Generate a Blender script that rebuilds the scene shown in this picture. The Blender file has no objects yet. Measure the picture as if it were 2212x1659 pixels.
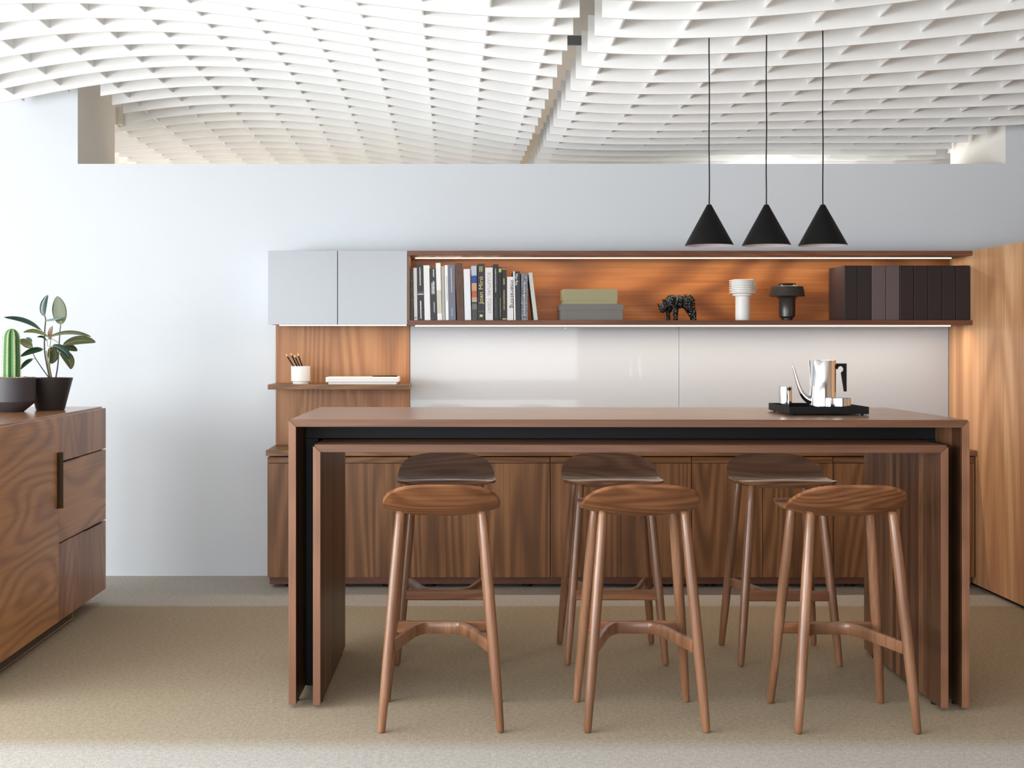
import bpy, bmesh, math, random
from mathutils import Vector, Matrix, noise as mnoise
random.seed(7)
PI = math.pi
COL = bpy.context.scene.collection
F, CX, CY, EYE = 2850.0, 972.0, 745.0, 1.342      # lens in pixels, vanishing point, eye height
def PX(px, Y): return (px-CX)*Y/F
def PZ(py, Y): return EYE-(py-CY)*Y/F

# ------------------------------------------------------------------ materials
MATS = {}
def srgb(r, g, b):
    f = lambda c: (c/255/12.92) if c/255 <= .04045 else ((c/255+.055)/1.055)**2.4
    return (f(r), f(g), f(b), 1)
def newmat(name):
    m = bpy.data.materials.new(name); m.use_nodes = True
    nt = m.node_tree; b = nt.nodes['Principled BSDF']
    return m, nt, b
def plain(name, col, rough=.5, metal=0, spec=.5, bump=0, bscale=200, coat=0, emis=None, estr=0):
    m, nt, b = newmat(name)
    b.inputs['Base Color'].default_value = col
    b.inputs['Roughness'].default_value = rough
    b.inputs['Metallic'].default_value = metal
    b.inputs['Specular IOR Level'].default_value = spec
    b.inputs['Coat Weight'].default_value = coat
    tc = nt.nodes.new('ShaderNodeTexCoord')
    n = nt.nodes.new('ShaderNodeTexNoise'); n.inputs['Scale'].default_value = bscale
    nt.links.new(tc.outputs['Object'], n.inputs['Vector'])
    if bump:
        bp = nt.nodes.new('ShaderNodeBump'); bp.inputs['Strength'].default_value = bump; bp.inputs['Distance'].default_value = .002
        nt.links.new(n.outputs['Fac'], bp.inputs['Height']); nt.links.new(bp.outputs['Normal'], b.inputs['Normal'])
    mr = nt.nodes.new('ShaderNodeMapRange'); mr.inputs['To Min'].default_value = max(0, rough*.92); mr.inputs['To Max'].default_value = min(1, rough*1.08)
    nt.links.new(n.outputs['Fac'], mr.inputs['Value']); nt.links.new(mr.outputs['Result'], b.inputs['Roughness'])
    if emis:
        b.inputs['Emission Color'].default_value = emis; b.inputs['Emission Strength'].default_value = estr
    MATS[name] = m
    return m
def math_node(nt, op, a, b=None):
    n = nt.nodes.new('ShaderNodeMath'); n.operation = op
    for i, v in enumerate((a, b)):
        if v is None: continue
        if isinstance(v, (int, float)): n.inputs[i].default_value = v
        else: nt.links.new(v, n.inputs[i])
    return n.outputs[0]
def wood(name, axis, dark, mid, light, rough=.4, rings=30, field=1.6, along=.16, fibre=70, strips=0, ringw=.5, coat=0, spec=.4):
    m, nt, b = newmat(name)
    L = nt.links
    tc = nt.nodes.new('ShaderNodeTexCoord'); oi = nt.nodes.new('ShaderNodeObjectInfo')
    off = nt.nodes.new('ShaderNodeVectorMath'); off.operation = 'SCALE'
    cv = nt.nodes.new('ShaderNodeCombineXYZ')
    for i, k in enumerate((13.1, 7.7, 5.3)):
        L.new(math_node(nt, 'MULTIPLY', oi.outputs['Random'], k), cv.inputs[i])
    add = nt.nodes.new('ShaderNodeVectorMath'); add.operation = 'ADD'
    L.new(tc.outputs['Object'], add.inputs[0]); L.new(cv.outputs[0], add.inputs[1])
    def mapped(acr, alg):
        mp = nt.nodes.new('ShaderNodeMapping'); s = [acr]*3; s['xyz'.index(axis)] = alg
        mp.inputs['Scale'].default_value = s; L.new(add.outputs[0], mp.inputs['Vector'])
        return mp.outputs[0]
    def noise(vec, scale, detail, rough_=.5):
        n = nt.nodes.new('ShaderNodeTexNoise'); n.inputs['Scale'].default_value = scale
        n.inputs['Detail'].default_value = detail; n.inputs['Roughness'].default_value = rough_
        L.new(vec, n.inputs['Vector']); return n.outputs['Fac']
    n1 = noise(mapped(1, along), field, .8, .4)
    r = math_node(nt, 'MULTIPLY', n1, rings*6.6)
    r = math_node(nt, 'SINE', r); r = math_node(nt, 'MULTIPLY', r, .5); r = math_node(nt, 'ADD', r, .5)
    r = math_node(nt, 'POWER', r, 1.6)
    fb = noise(mapped(1, .018), fibre, 5, .62)
    big = noise(mapped(1, .12), field*2.3, 2)
    mix = math_node(nt, 'MULTIPLY', r, ringw)
    mix = math_node(nt, 'ADD', mix, math_node(nt, 'MULTIPLY', fb, 1.15-ringw))
    mix = math_node(nt, 'ADD', mix, math_node(nt, 'MULTIPLY', math_node(nt, 'SUBTRACT', big, .5), .55))
    if strips:
        sp = nt.nodes.new('ShaderNodeSeparateXYZ'); L.new(add.outputs[0], sp.inputs[0])
        ac = sp.outputs[strips[0]]
        fl = math_node(nt, 'FLOOR', math_node(nt, 'DIVIDE', ac, strips[1]))
        wn = nt.nodes.new('ShaderNodeTexWhiteNoise'); wn.noise_dimensions = '1D'; L.new(fl, wn.inputs['W'])
        mix = math_node(nt, 'ADD', mix, math_node(nt, 'MULTIPLY', math_node(nt, 'SUBTRACT', wn.outputs['Value'], .5), strips[2]))
    cr = nt.nodes.new('ShaderNodeValToRGB'); e = cr.color_ramp.elements
    e[0].position = .12; e[0].color = light; e[1].position = 1.0; dark = tuple(d_*.72+m_*.28 for d_, m_ in zip(dark, mid)); e[1].position = 1.0; e[1].color = dark
    x = e.new(.5); x.color = mid
    L.new(mix, cr.inputs['Fac'])
    L.new(cr.outputs['Color'], b.inputs['Base Color'])
    b.inputs['Roughness'].default_value = rough; b.inputs['Specular IOR Level'].default_value = spec
    b.inputs['Coat Weight'].default_value = coat; b.inputs['Coat Roughness'].default_value = .15
    bp = nt.nodes.new('ShaderNodeBump'); bp.inputs['Strength'].default_value = .12; bp.inputs['Distance'].default_value = .001
    L.new(fb, bp.inputs['Height']); L.new(bp.outputs['Normal'], b.inputs['Normal'])
    MATS[name] = m
    return m
WD, WM, WL = srgb(76, 47, 27), srgb(128, 86, 52), srgb(166, 117, 76)
wood('walnut_x', 'x', WD, WM, WL, ringw=.35)
wood('walnut_z', 'z', WD, WM, WL, rings=12, field=2.5, along=.08, ringw=.35)
wood('walnut_door', 'z', WD, WM, WL, rings=13, field=4.2, along=.075, ringw=.42, fibre=85)
wood('walnut_edge', 'x', srgb(66, 42, 28), srgb(106, 70, 49), srgb(132, 92, 67), ringw=.15, fibre=110)
wood('walnut_edge_z', 'z', srgb(84, 54, 38), srgb(128, 88, 64), srgb(152, 110, 84), ringw=.15, fibre=110)
wood('walnut_strips', 'z', srgb(52, 30, 18), srgb(92, 60, 40), srgb(134, 94, 64), ringw=.12, fibre=90, strips=(1, .045, .75))
wood('walnut_top', 'x', srgb(120, 82, 60), srgb(158, 114, 86), srgb(186, 142, 112), ringw=.2, rough=.32, coat=.1)
wood('walnut_stool', 'z', srgb(84, 54, 36), srgb(130, 90, 64), srgb(164, 120, 92), ringw=.3, fibre=70, rings=14, rough=.28, coat=.2)
wood('walnut_seat', 'x', srgb(76, 44, 27), srgb(128, 82, 52), srgb(160, 110, 76), ringw=.38, field=4.5, rings=14, along=.22, fibre=60, rough=.32, coat=.1)
wood('walnut_tall', 'z', srgb(152, 104, 70), srgb(204, 152, 108), srgb(230, 186, 142), ringw=.3, rings=12, fibre=70, strips=(1, .11, .35), rough=.45)
wood('walnut_panel', 'z', srgb(108, 68, 38), srgb(162, 110, 68), srgb(188, 138, 92), rings=14, field=3.0, along=.1, ringw=.34, fibre=75)
wood('walnut_shelfback', 'x', srgb(84, 46, 22), srgb(154, 92, 46), srgb(190, 124, 68), rings=13, field=2.2, along=.22, ringw=.42, fibre=75)
wood('walnut_board', 'x', srgb(70, 40, 28), srgb(112, 70, 50), srgb(140, 94, 68), ringw=.2, fibre=100)
wood('walnut_side', 'z', srgb(106, 66, 42), srgb(160, 110, 76), srgb(188, 138, 100), ringw=.25, fibre=80, strips=(1, .13, .4), rough=.3)
wood('walnut_sidebig', 'y', srgb(116, 74, 42), srgb(182, 128, 80), srgb(208, 152, 98), rings=10, field=3.0, along=.27, ringw=.38, fibre=60, rough=.3)
wood('walnut_sidetop', 'y', srgb(120, 78, 48), srgb(170, 118, 78), srgb(200, 150, 106), ringw=.25, rough=.22, coat=.3)
wood('pencil_wood', 'z', srgb(190, 140, 90), srgb(215, 170, 120), srgb(230, 190, 140))
plain('wall_paint', (.665, .695, .725, 1), .75, bump=.05, bscale=90)
plain('white_paint', (.86, .86, .86, 1), .7, bump=.05, bscale=90)
plain('grey_wall', (.22, .21, .20, 1), .8)
plain('brown_wall', (.30, .20, .13, 1), .7)
plain('reveal_paint', srgb(240, 236, 229), .7)
plain('beige_paint', srgb(214, 204, 192), .7)
plain('felt', (.88, .875, .86, 1), .9, spec=.2, bump=.15, bscale=500)
plain('plenum', srgb(150, 140, 120), .9)
plain('glass_grey', (.43, .455, .49, 1), .03, spec=.24)
plain('glass_door', (.42, .44, .47, 1), .2, spec=.5)
plain('black_metal', srgb(13, 14, 16), .5, spec=.25)
plain('black_matte', srgb(14, 14, 15), .6, spec=.25)
plain('lamp_black', srgb(12, 12, 13), .55, spec=.3)
plain('lamp_inside', srgb(214, 202, 204), .7)
plain('steel', (.82, .82, .82, 1), .09, 1)
plain('bronze', srgb(74, 56, 36), .35, .7)
plain('bronze_bright', srgb(138, 112, 82), .4, .45)
plain('duct', srgb(130, 134, 136), .5, .4)
plain('ceramic_white', (.82, .81, .79, 1), .45, bump=.1, bscale=120)
plain('ceramic_cup', (.84, .83, .80, 1), .5, bump=.15, bscale=300)
plain('ceramic_dark', srgb(62, 58, 56), .28, .25, bump=.15, bscale=40)
plain('rhino_bronze', srgb(22, 22, 22), .22, .35, coat=.3)
plain('pot_grey', srgb(62, 58, 62), .5)
plain('pot_black', srgb(46, 42, 42), .45)
plain('soil', srgb(60, 42, 32), .95, bump=.6, bscale=60)
plain('pebble', srgb(206, 176, 130), .7)
plain('cactus_green', srgb(70, 116, 62), .55)
plain('cactus_ridge', srgb(166, 192, 140), .6)
plain('spine', srgb(206, 178, 140), .6)
plain('leaf_dark', srgb(30, 60, 50), .28, coat=.25)
plain('leaf_olive', srgb(76, 82, 44), .4)
plain('leaf_green', srgb(52, 92, 58), .3, coat=.2)
plain('leaf_pale', srgb(130, 138, 90), .45)
plain('leaf_teal', srgb(100, 130, 124), .35)
plain('leaf_young', srgb(134, 106, 84), .4)
plain('midrib', srgb(176, 178, 120), .5)
plain('stem', srgb(84, 72, 64), .7)
plain('stem_green', srgb(150, 146, 96), .6)
plain('box_green', srgb(158, 152, 118), .85, bump=.2, bscale=300)
plain('box_grey', srgb(122, 118, 112), .9, bump=.3, bscale=300)
plain('binder_dark', srgb(34, 22, 24), .55, bump=.1, bscale=400)
plain('binder_side', srgb(62, 46, 46), .6, bump=.1, bscale=400)
plain('binder_grey', srgb(92, 80, 80), .55, bump=.1, bscale=400)
plain('paper', srgb(232, 228, 216), .8)
plain('led', (1, .93, .8, 1), .5, emis=(1, .86, .66, 1), estr=2.3)
plain('glass_pane', (.9, .95, .97, 1), .02)
plain('frame_white', (.8, .8, .8, 1), .5)
# glass for the off-frame windows
gm, gnt, gb = newmat('window_glass'); gb.inputs['Transmission Weight'].default_value = 1; gb.inputs['Roughness'].default_value = 0; gb.inputs['IOR'].default_value = 1.1
MATS['window_glass'] = gm
# carpet: heathered pile, coloured in three bands of slightly different tone by depth
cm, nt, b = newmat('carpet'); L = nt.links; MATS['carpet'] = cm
tc = nt.nodes.new('ShaderNodeTexCoord'); sp = nt.nodes.new('ShaderNodeSeparateXYZ'); L.new(tc.outputs['Object'], sp.inputs[0])
def nz(scale, det, vec=None):
    n = nt.nodes.new('ShaderNodeTexNoise'); n.inputs['Scale'].default_value = scale; n.inputs['Detail'].default_value = det
    L.new(vec or tc.outputs['Object'], n.inputs['Vector']); return n.outputs['Fac']
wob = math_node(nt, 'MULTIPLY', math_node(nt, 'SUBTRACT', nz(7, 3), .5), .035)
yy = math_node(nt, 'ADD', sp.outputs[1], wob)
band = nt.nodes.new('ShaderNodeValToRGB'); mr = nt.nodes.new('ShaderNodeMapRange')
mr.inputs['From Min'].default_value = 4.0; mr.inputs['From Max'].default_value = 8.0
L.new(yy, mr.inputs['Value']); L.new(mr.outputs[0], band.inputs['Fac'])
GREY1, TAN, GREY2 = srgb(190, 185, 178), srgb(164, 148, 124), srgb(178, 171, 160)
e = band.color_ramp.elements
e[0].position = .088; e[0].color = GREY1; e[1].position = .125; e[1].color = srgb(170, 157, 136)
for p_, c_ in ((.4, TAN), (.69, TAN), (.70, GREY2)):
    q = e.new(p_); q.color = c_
fine = nz(300, 4); mid_ = nz(60, 5); streak_m = nt.nodes.new('ShaderNodeMapping'); streak_m.inputs['Scale'].default_value = (90, 900, 90)
fr = nt.nodes.new('ShaderNodeValToRGB'); fr.color_ramp.elements[0].position = .36; fr.color_ramp.elements[0].color = (.48, .47, .46, 1)
fr.color_ramp.elements[1].position = .62; fr.color_ramp.elements[1].color = (1.5, 1.5, 1.5, 1)
L.new(math_node(nt, 'ADD', math_node(nt, 'MULTIPLY', fine, .78), math_node(nt, 'MULTIPLY', mid_, .22)), fr.inputs['Fac'])
mx = nt.nodes.new('ShaderNodeMix'); mx.data_type = 'RGBA'; mx.blend_type = 'MULTIPLY'; mx.inputs[0].default_value = .8
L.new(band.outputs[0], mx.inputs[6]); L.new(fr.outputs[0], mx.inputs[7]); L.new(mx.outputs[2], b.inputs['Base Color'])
b.inputs['Roughness'].default_value = 1; b.inputs['Specular IOR Level'].default_value = .1
bp = nt.nodes.new('ShaderNodeBump'); bp.inputs['Strength'].default_value = .35; bp.inputs['Distance'].default_value = .003
L.new(fine, bp.inputs['Height']); L.new(bp.outputs[0], b.inputs['Normal'])
# colourful photographic cover of one book, and a marbled one
def blotch(name, cols, scale):
    m, nt, b = newmat(name); tc = nt.nodes.new('ShaderNodeTexCoord')
    n = nt.nodes.new('ShaderNodeTexNoise'); n.inputs['Scale'].default_value = scale; n.inputs['Detail'].default_value = 4
    nt.links.new(tc.outputs['Object'], n.inputs['Vector'])
    r = nt.nodes.new('ShaderNodeValToRGB'); e = r.color_ramp.elements; e[0].position = cols[0][0]; e[0].color = cols[0][1]
    e[1].position = cols[-1][0]; e[1].color = cols[-1][1]
    for p, c in cols[1:-1]: q = e.new(p); q.color = c
    nt.links.new(n.outputs['Fac'], r.inputs['Fac']); nt.links.new(r.outputs[0], b.inputs['Base Color']); b.inputs['Roughness'].default_value = .4
    MATS[name] = m
blotch('marbled', [(.35, srgb(50, 50, 56)), (.48, srgb(130, 130, 140)), (.56, srgb(90, 90, 96)), (.68, srgb(190, 190, 196))], 90)

# ------------------------------------------------------------------ mesh helpers
def bm_box(bm, x0, x1, y0, y1, z0, z1, mi=0):
    v = [bm.verts.new(p) for p in ((x0,y0,z0),(x1,y0,z0),(x1,y1,z0),(x0,y1,z0),(x0,y0,z1),(x1,y0,z1),(x1,y1,z1),(x0,y1,z1))]
    for f in ((0,3,2,1),(4,5,6,7),(0,1,5,4),(1,2,6,5),(2,3,7,6),(3,0,4,7)):
        bm.faces.new([v[i] for i in f]).material_index = mi
def bm_prism(bm, pts, y0, y1, mi=0):          # outline in x,z extruded along y
    a = [bm.verts.new((x, y0, z)) for x, z in pts]; c = [bm.verts.new((x, y1, z)) for x, z in pts]
    n = len(pts); bm.faces.new(a).material_index = mi; bm.faces.new(c[::-1]).material_index = mi
    for i in range(n): bm.faces.new((a[i], c[i], c[(i+1)%n], a[(i+1)%n])).material_index = mi
def bm_lathe(bm, prof, c=(0,0,0), seg=48, mi=0, cap=True):
    rings = []
    for r, z in prof:
        rings.append([bm.verts.new((c[0]+r*math.cos(2*PI*k/seg), c[1]+r*math.sin(2*PI*k/seg), c[2]+z)) for k in range(seg)])
    for A, B in zip(rings, rings[1:]):
        for k in range(seg): bm.faces.new((A[k], A[(k+1)%seg], B[(k+1)%seg], B[k])).material_index = mi
    if cap:
        bm.faces.new(rings[0][::-1]).material_index = mi; bm.faces.new(rings[-1]).material_index = mi
def frames(pts):
    T = []
    for i in range(len(pts)):
        a = pts[max(0, i-1)]; c = pts[min(len(pts)-1, i+1)]; T.append((c-a).normalized())
    return T
def bm_tube(bm, pts, rad, seg=16, mi=0, cap=True):
    pts = [Vector(p) for p in pts]; T = frames(pts)
    if not isinstance(rad, (list, tuple)): rad = [rad]*len(pts)
    up = Vector((0, 0, 1)) if abs(T[0].z) < .9 else Vector((1, 0, 0)); rings = []
    for p, t, r in zip(pts, T, rad):
        s = t.cross(up).normalized(); u = s.cross(t).normalized(); up = u
        rings.append([bm.verts.new(p+(s*math.cos(2*PI*k/seg)+u*math.sin(2*PI*k/seg))*r) for k in range(seg)])
    for A, B in zip(rings, rings[1:]):
        for k in range(seg): bm.faces.new((A[k], A[(k+1)%seg], B[(k+1)%seg], B[k])).material_index = mi
    if cap: bm.faces.new(rings[0][::-1]).material_index = mi; bm.faces.new(rings[-1]).material_index = mi
def bm_bar(bm, pts, w, h, mi=0):               # flat bar swept in plan, w wide, h tall
    pts = [Vector(p) for p in pts]; T = frames(pts); rings = []
    k = .28
    prof = [(-.5, -.5+k*.5), (-.5+k*.5*h/w*.5, -.5), (.5-k*.5*h/w*.5, -.5), (.5, -.5+k*.5), (.5, .5-k*.5), (.5-k*.5*h/w*.5, .5), (-.5+k*.5*h/w*.5, .5), (-.5, .5-k*.5)]
    for p, t in zip(pts, T):
        s = Vector((t.y, -t.x, 0)).normalized()
        rings.append([bm.verts.new(p+s*a*w+Vector((0, 0, c*h))) for a, c in prof])
    n = len(prof)
    for A, B in zip(rings, rings[1:]):
        for j in range(n): bm.faces.new((A[j], A[(j+1)%n], B[(j+1)%n], B[j])).material_index = mi
    bm.faces.new(rings[0][::-1]); bm.faces.new(rings[-1])
def obj(name, bm, mats, parent=None, smooth=False, bevel=0, seg=2, loc=None, angle=None):
    bmesh.ops.recalc_face_normals(bm, faces=bm.faces)
    me = bpy.data.meshes.new(name); bm.to_mesh(me); bm.free()
    for mname in (mats if isinstance(mats, (list, tuple)) else [mats]): me.materials.append(MATS[mname])
    if smooth:
        me.shade_smooth()
        if angle: me.set_sharp_from_angle(angle=math.radians(angle))
    o = bpy.data.objects.new(name, me); COL.objects.link(o)
    if parent: o.parent = parent
    if loc: o.location = loc
    if bevel:
        md = o.modifiers.new('bevel', 'BEVEL'); md.width = bevel; md.segments = seg; md.limit_method = 'ANGLE'; md.angle_limit = math.radians(40)
    return o
def box(name, x0, x1, y0, y1, z0, z1, mat, parent=None, bevel=0):
    bm = bmesh.new(); bm_box(bm, x0, x1, y0, y1, z0, z1); return obj(name, bm, mat, parent, bevel=bevel)
def thing(name, label, cat, loc=(0,0,0), rz=0, group=None):
    o = bpy.data.objects.new(name, None); COL.objects.link(o); o.empty_display_size = .1
    o.location = loc; o.rotation_euler = (0, 0, rz); tag(o, label, cat, group); return o
def tag(o, label, cat, group=None):
    o['label'] = label; o['category'] = cat
    if group: o['group'] = group
    return o
def struct(o): o['kind'] = 'structure'; return o
def dup(root, loc, rz, label):
    r = root.copy(); COL.objects.link(r); r.location = loc; r.rotation_euler = (0, 0, rz); r['label'] = label
    for ch in list(root.children):
        c = ch.copy(); COL.objects.link(c); c.parent = r
        for g in ch.children:
            d = g.copy(); COL.objects.link(d); d.parent = c
    return r

# ------------------------------------------------------------------ room shell
YW, WT = 7.665, .845            # front plane and thickness of the back wall
RX0, RX1, RY0, RY1, RZ = -5.2, 4.9, -3.4, 13.2, 3.45
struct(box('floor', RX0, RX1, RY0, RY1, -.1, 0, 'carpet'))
OX0, OX1, OZ = PX(168, YW), PX(2172, YW), PZ(354, YW)
bm = bmesh.new()
bm_box(bm, RX0, RX1, YW, YW+WT, 0, OZ); bm_box(bm, RX0, OX0, YW, YW+WT, OZ, RZ); bm_box(bm, OX1, RX1, YW, YW+WT, OZ, RZ)
bmesh.ops.remove_doubles(bm, verts=bm.verts, dist=1e-5)
bmesh.ops.recalc_face_normals(bm, faces=bm.faces)
for f in bm.faces:
    if abs(f.normal.x) > .9 and OX0-.01 < f.calc_center_median().x < OX1+.01 or (f.normal.z > .9 and f.calc_center_median().z < OZ+.01): f.material_index = 1
struct(obj('wall_back', bm, ['wall_paint', 'reveal_paint']))
struct(box('ceiling', RX0-.2, RX1+.2, RY0-.2, RY1+.2, RZ, RZ+.15, 'white_paint'))
# left wall with tall windows, front wall with windows behind the viewer
def holed_wall(name, axis, c0, c1, a0, a1, holes, mat):
    bm = bmesh.new(); prev = a0
    def bx(u0, u1, z0, z1):
        if u1-u0 < 1e-4 or z1-z0 < 1e-4: return
        if axis == 'x': bm_box(bm, c0, c1, u0, u1, z0, z1)
        else: bm_box(bm, u0, u1, c0, c1, z0, z1)
    for h0, h1, z0, z1 in holes:
        bx(prev, h0, 0, RZ); bx(h0, h1, 0, z0); bx(h0, h1, z1, RZ); prev = h1
    bx(prev, a1, 0, RZ)
    return struct(obj(name, bm, mat))
LW = [(-2.6, -.5, .25, 2.5), (-.2, 1.9, .25, 2.5), (2.2, 4.3, .25, 2.5), (4.7, 6.5, .1, 2.2), (8.9, 12.4, 1.0, 2.5)]  # last two windows are added, to brighten the rear floor and right jamb
FW = [(-4.7, -1.6, .3, 2.7), (-1.4, 1.85, .3, 2.7)]
holed_wall('wall_left', 'x', RX0-.2, RX0, RY0, RY1, LW, 'wall_paint')
holed_wall('wall_front', 'y', RY0-.2, RY0, RX0-.2, RX1+.2, FW, 'grey_wall')
struct(box('wall_right', RX1, RX1+.2, RY0, RY1, 0, RZ, 'brown_wall'))
struct(box('wall_rear', RX0-.2, RX1+.2, RY1, RY1+.2, 0, RZ, 'beige_paint'))
wn = 0
for axis, lst in (('x', LW), ('y', FW)):
    for a0, a1, z0, z1 in lst:
        wn += 1
        fr_ = bmesh.new()
        def fb(u0, u1, q0, q1):
            if axis == 'x': bm_box(fr_, RX0-.14, RX0-.06, u0, u1, q0, q1)
            else: bm_box(fr_, u0, u1, RY0-.14, RY0-.06, q0, q1)
        fb(a0, a0+.05, z0, z1); fb(a1-.05, a1, z0, z1); fb(a0+.05, a1-.05, z0, z0+.05); fb(a0+.05, a1-.05, z1-.05, z1); fb((a0+a1)/2-.02, (a0+a1)/2+.02, z0+.05, z1-.05)
        w = struct(obj('window_%d' % wn, fr_, 'frame_white'))
        if axis == 'x': pn = box('pane', RX0-.105, RX0-.095, a0+.05, a1-.05, z0+.05, z1-.05, 'window_glass', w)
        else: pn = box('pane', a0+.05, a1-.05, RY0-.105, RY0-.095, z0+.05, z1-.05, 'window_glass', w)

# ------------------------------------------------------------------ slatted ceiling
CL = [(0,0,1.49373),(0,1,.02054),(0,2,-.05331),(0,3,.01173),(1,0,-.14004),(1,1,.05863),(1,2,-.04502),(1,3,.0077),(2,0,-.24169),(2,1,-.10286),(2,2,.10582),(2,3,-.0163),(3,0,.06819),(3,1,-.01702),(3,2,.017),(4,0,.05387),(4,1,.04183),(5,0,-.00303)]
CR = [(0,0,1.22185),(0,1,-.03996),(0,2,.06651),(0,3,-.01904),(1,0,.03618),(1,1,-.08518),(1,2,.07142),(1,3,-.01253),(2,0,-.01395),(2,1,-.04125),(2,2,.02302),(3,0,-.00658),(3,1,.00293),(4,0,.05546)]
def HL(x, y):
    y = min(max(y, 5.04), 9.8); x = max(x, -2.6)
    return EYE+min(1.56, sum(k*((x+1)/1.5)**i*((y-7)/2)**j for i, j, k in CL))
def HR(x, y):
    y = min(max(y, 5.04), 9.8); x = min(x, 3.7)
    return EYE+min(1.60, sum(k*((x-2)/1.5)**i*((y-7)/2)**j for i, j, k in CR))
YN = lambda n: 5.04+.265*n
def blade_x(par, H, n, x0, x1, th=.010, dep=.155):
    y = YN(n); k = max(2, int((x1-x0)/.07)); bm = bmesh.new(); rows = []
    for i in range(k+1):
        x = x0+(x1-x0)*i/k; z = H(x, y)
        rows.append([bm.verts.new(p) for p in ((x, y-th/2, z), (x, y+th/2, z), (x, y+th/2, z+dep), (x, y-th/2, z+dep))])
    for a, c in zip(rows, rows[1:]):
        for j in range(4): bm.faces.new((a[j], a[(j+1)%4], c[(j+1)%4], c[j]))
    bm.faces.new(rows[0]); bm.faces.new(rows[-1][::-1])
    return obj('baffle', bm, 'felt', par)
def blade_y(par, H, x, y0, y1, th=.008, up=.030, dep=.155):
    k = max(2, int((y1-y0)/.13)); bm = bmesh.new(); rows = []
    for i in range(k+1):
        y = y0+(y1-y0)*i/k; z = H(x, y)
        rows.append([bm.verts.new(p) for p in ((x-th/2, y, z+up), (x+th/2, y, z+up), (x+th/2, y, z+dep), (x-th/2, y, z+dep))])
    for a, c in zip(rows, rows[1:]):
        for j in range(4): bm.faces.new((a[j], a[(j+1)%4], c[(j+1)%4], c[j]))
    bm.faces.new(rows[0]); bm.faces.new(rows[-1][::-1])
    return obj('cross_fin', bm, 'felt', par)
NF, NB = -9, 27
cl = thing('slatted_ceiling_panel', 'white felt egg-crate ceiling panel with a deep wave, left of the dark gap', 'ceiling panel', (0, 0, 2.6), group='white slatted ceiling panels')
cr = thing('slatted_ceiling_panel', 'white felt egg-crate ceiling panel with the pendant cords through it, right of the dark gap', 'ceiling panel', (0, 0, 2.6), group='white slatted ceiling panels')
for par, H, xa, xin_a, xb, xin_b in ((cl, HL, -2.53, -2.036, .495, .495), (cr, HR, .582, .582, 3.62, 3.124)):
    H2 = (lambda h: (lambda x, y: h(x, y)-2.6))(H)
    for n in range(NF, NB+1):
        inside = 10 <= n <= 13
        blade_x(par, H2, n, xin_a if inside else xa, xin_b if inside else xb)
    ks = [.414-.2608*k for k in range(0, 12)] if par is cl else [.681+.2615*k for k in range(0, 12)]
    for x in ks:
        if not xa < x < xb: continue
        if xin_a < x < xin_b: blade_y(par, H2, x, YN(NF), YN(NB))
        else:
            blade_y(par, H2, x, YN(NF), 7.6)
            blade_y(par, H2, x, 8.56, YN(NB))
# services seen up through the gap
dt = box('ventilation_duct', .36, .60, 4.2, 7.5, 3.14, 3.40, 'duct', bevel=.004); tag(dt, 'grey metal duct seen up through the gap between the ceiling panels', 'duct')
for i, (y, w_) in enumerate(((4.9, .05), (5.9, .05), (6.9, .05))):
    b_ = bmesh.new(); bm_box(b_, .30, .78, y, y+w_, 2.92, 2.96); bm_box(b_, .52, .535, y+.01, y+.025, 2.96, 3.14)
    tag(obj('ceiling_bracket', b_, 'duct'), 'steel cross bracket in the gap between the ceiling panels, %s' % ('nearest of the three', 'middle one of the three', 'farthest of the three')[i], 'bracket', 'brackets in the ceiling gap')
b_ = bmesh.new(); bm_box(b_, PX(252.5, 8.7), PX(266, 8.7), 8.66, 8.76, PZ(270, 8.7), RZ)
tag(obj('ceiling_hanger', b_, 'beige_paint'), 'pale vertical hanger at the left end of the opening, behind the wall', 'hanger')

# ------------------------------------------------------------------ base cabinets along the wall
YC = 7.245; ZT = PZ(973, YC); XL = PX(574, YC); XR = XL+3.906
wt = box('worktop', XL, XR, YC, YW-.003, ZT-.031, ZT, 'walnut_x', bevel=.0015); tag(wt, 'long walnut counter slab on the row of low cabinets', 'worktop')
UW = (XR-XL-.01)/5
cabpos = ['leftmost of the low row, its edge clear of the table', 'second from the left in the low row under the counter',
          'middle one of the low row', 'fourth from the left in the low row', 'rightmost of the low row, next to the tall wardrobe']
for i in range(5):
    x0 = XL+.005+UW*i; x1 = x0+UW; yf = YC+.018
    t = thing('base_cabinet', 'two-door walnut cabinet, '+cabpos[i], 'cabinet', (x0, yf, 0), group='low walnut cabinets under the counter')
    box('body', .002, UW-.002, .024, YW-.004-yf, .062, ZT-.040, 'walnut_z', t)
    xm = UW/2
    for a, c in ((.002, xm-.0015), (xm+.0015, UW-.002)):
        d = box('door', a, c, 0, .020, .062, ZT-.073, 'walnut_door', t, .001)
    box('finger_rail', .002, UW-.002, .004, .022, ZT-.071, ZT-.038, 'walnut_x', t, .001)
    box('plinth', .010 if i == 0 else 0, UW-(.01 if i == 4 else 0), .03, YW-.004-yf, .020, .060, 'walnut_board', t)
    for fx in (.12, UW-.12):
        b_ = bmesh.new(); bm_lathe(b_, [(.03, 0), (.03, .02)], (fx, .10, 0), 20); obj('foot', b_, 'black_matte', t)
        b_ = bmesh.new(); bm_lathe(b_, [(.03, 0), (.03, .02)], (fx, .33, 0), 20); obj('foot', b_, 'black_matte', t)

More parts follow.
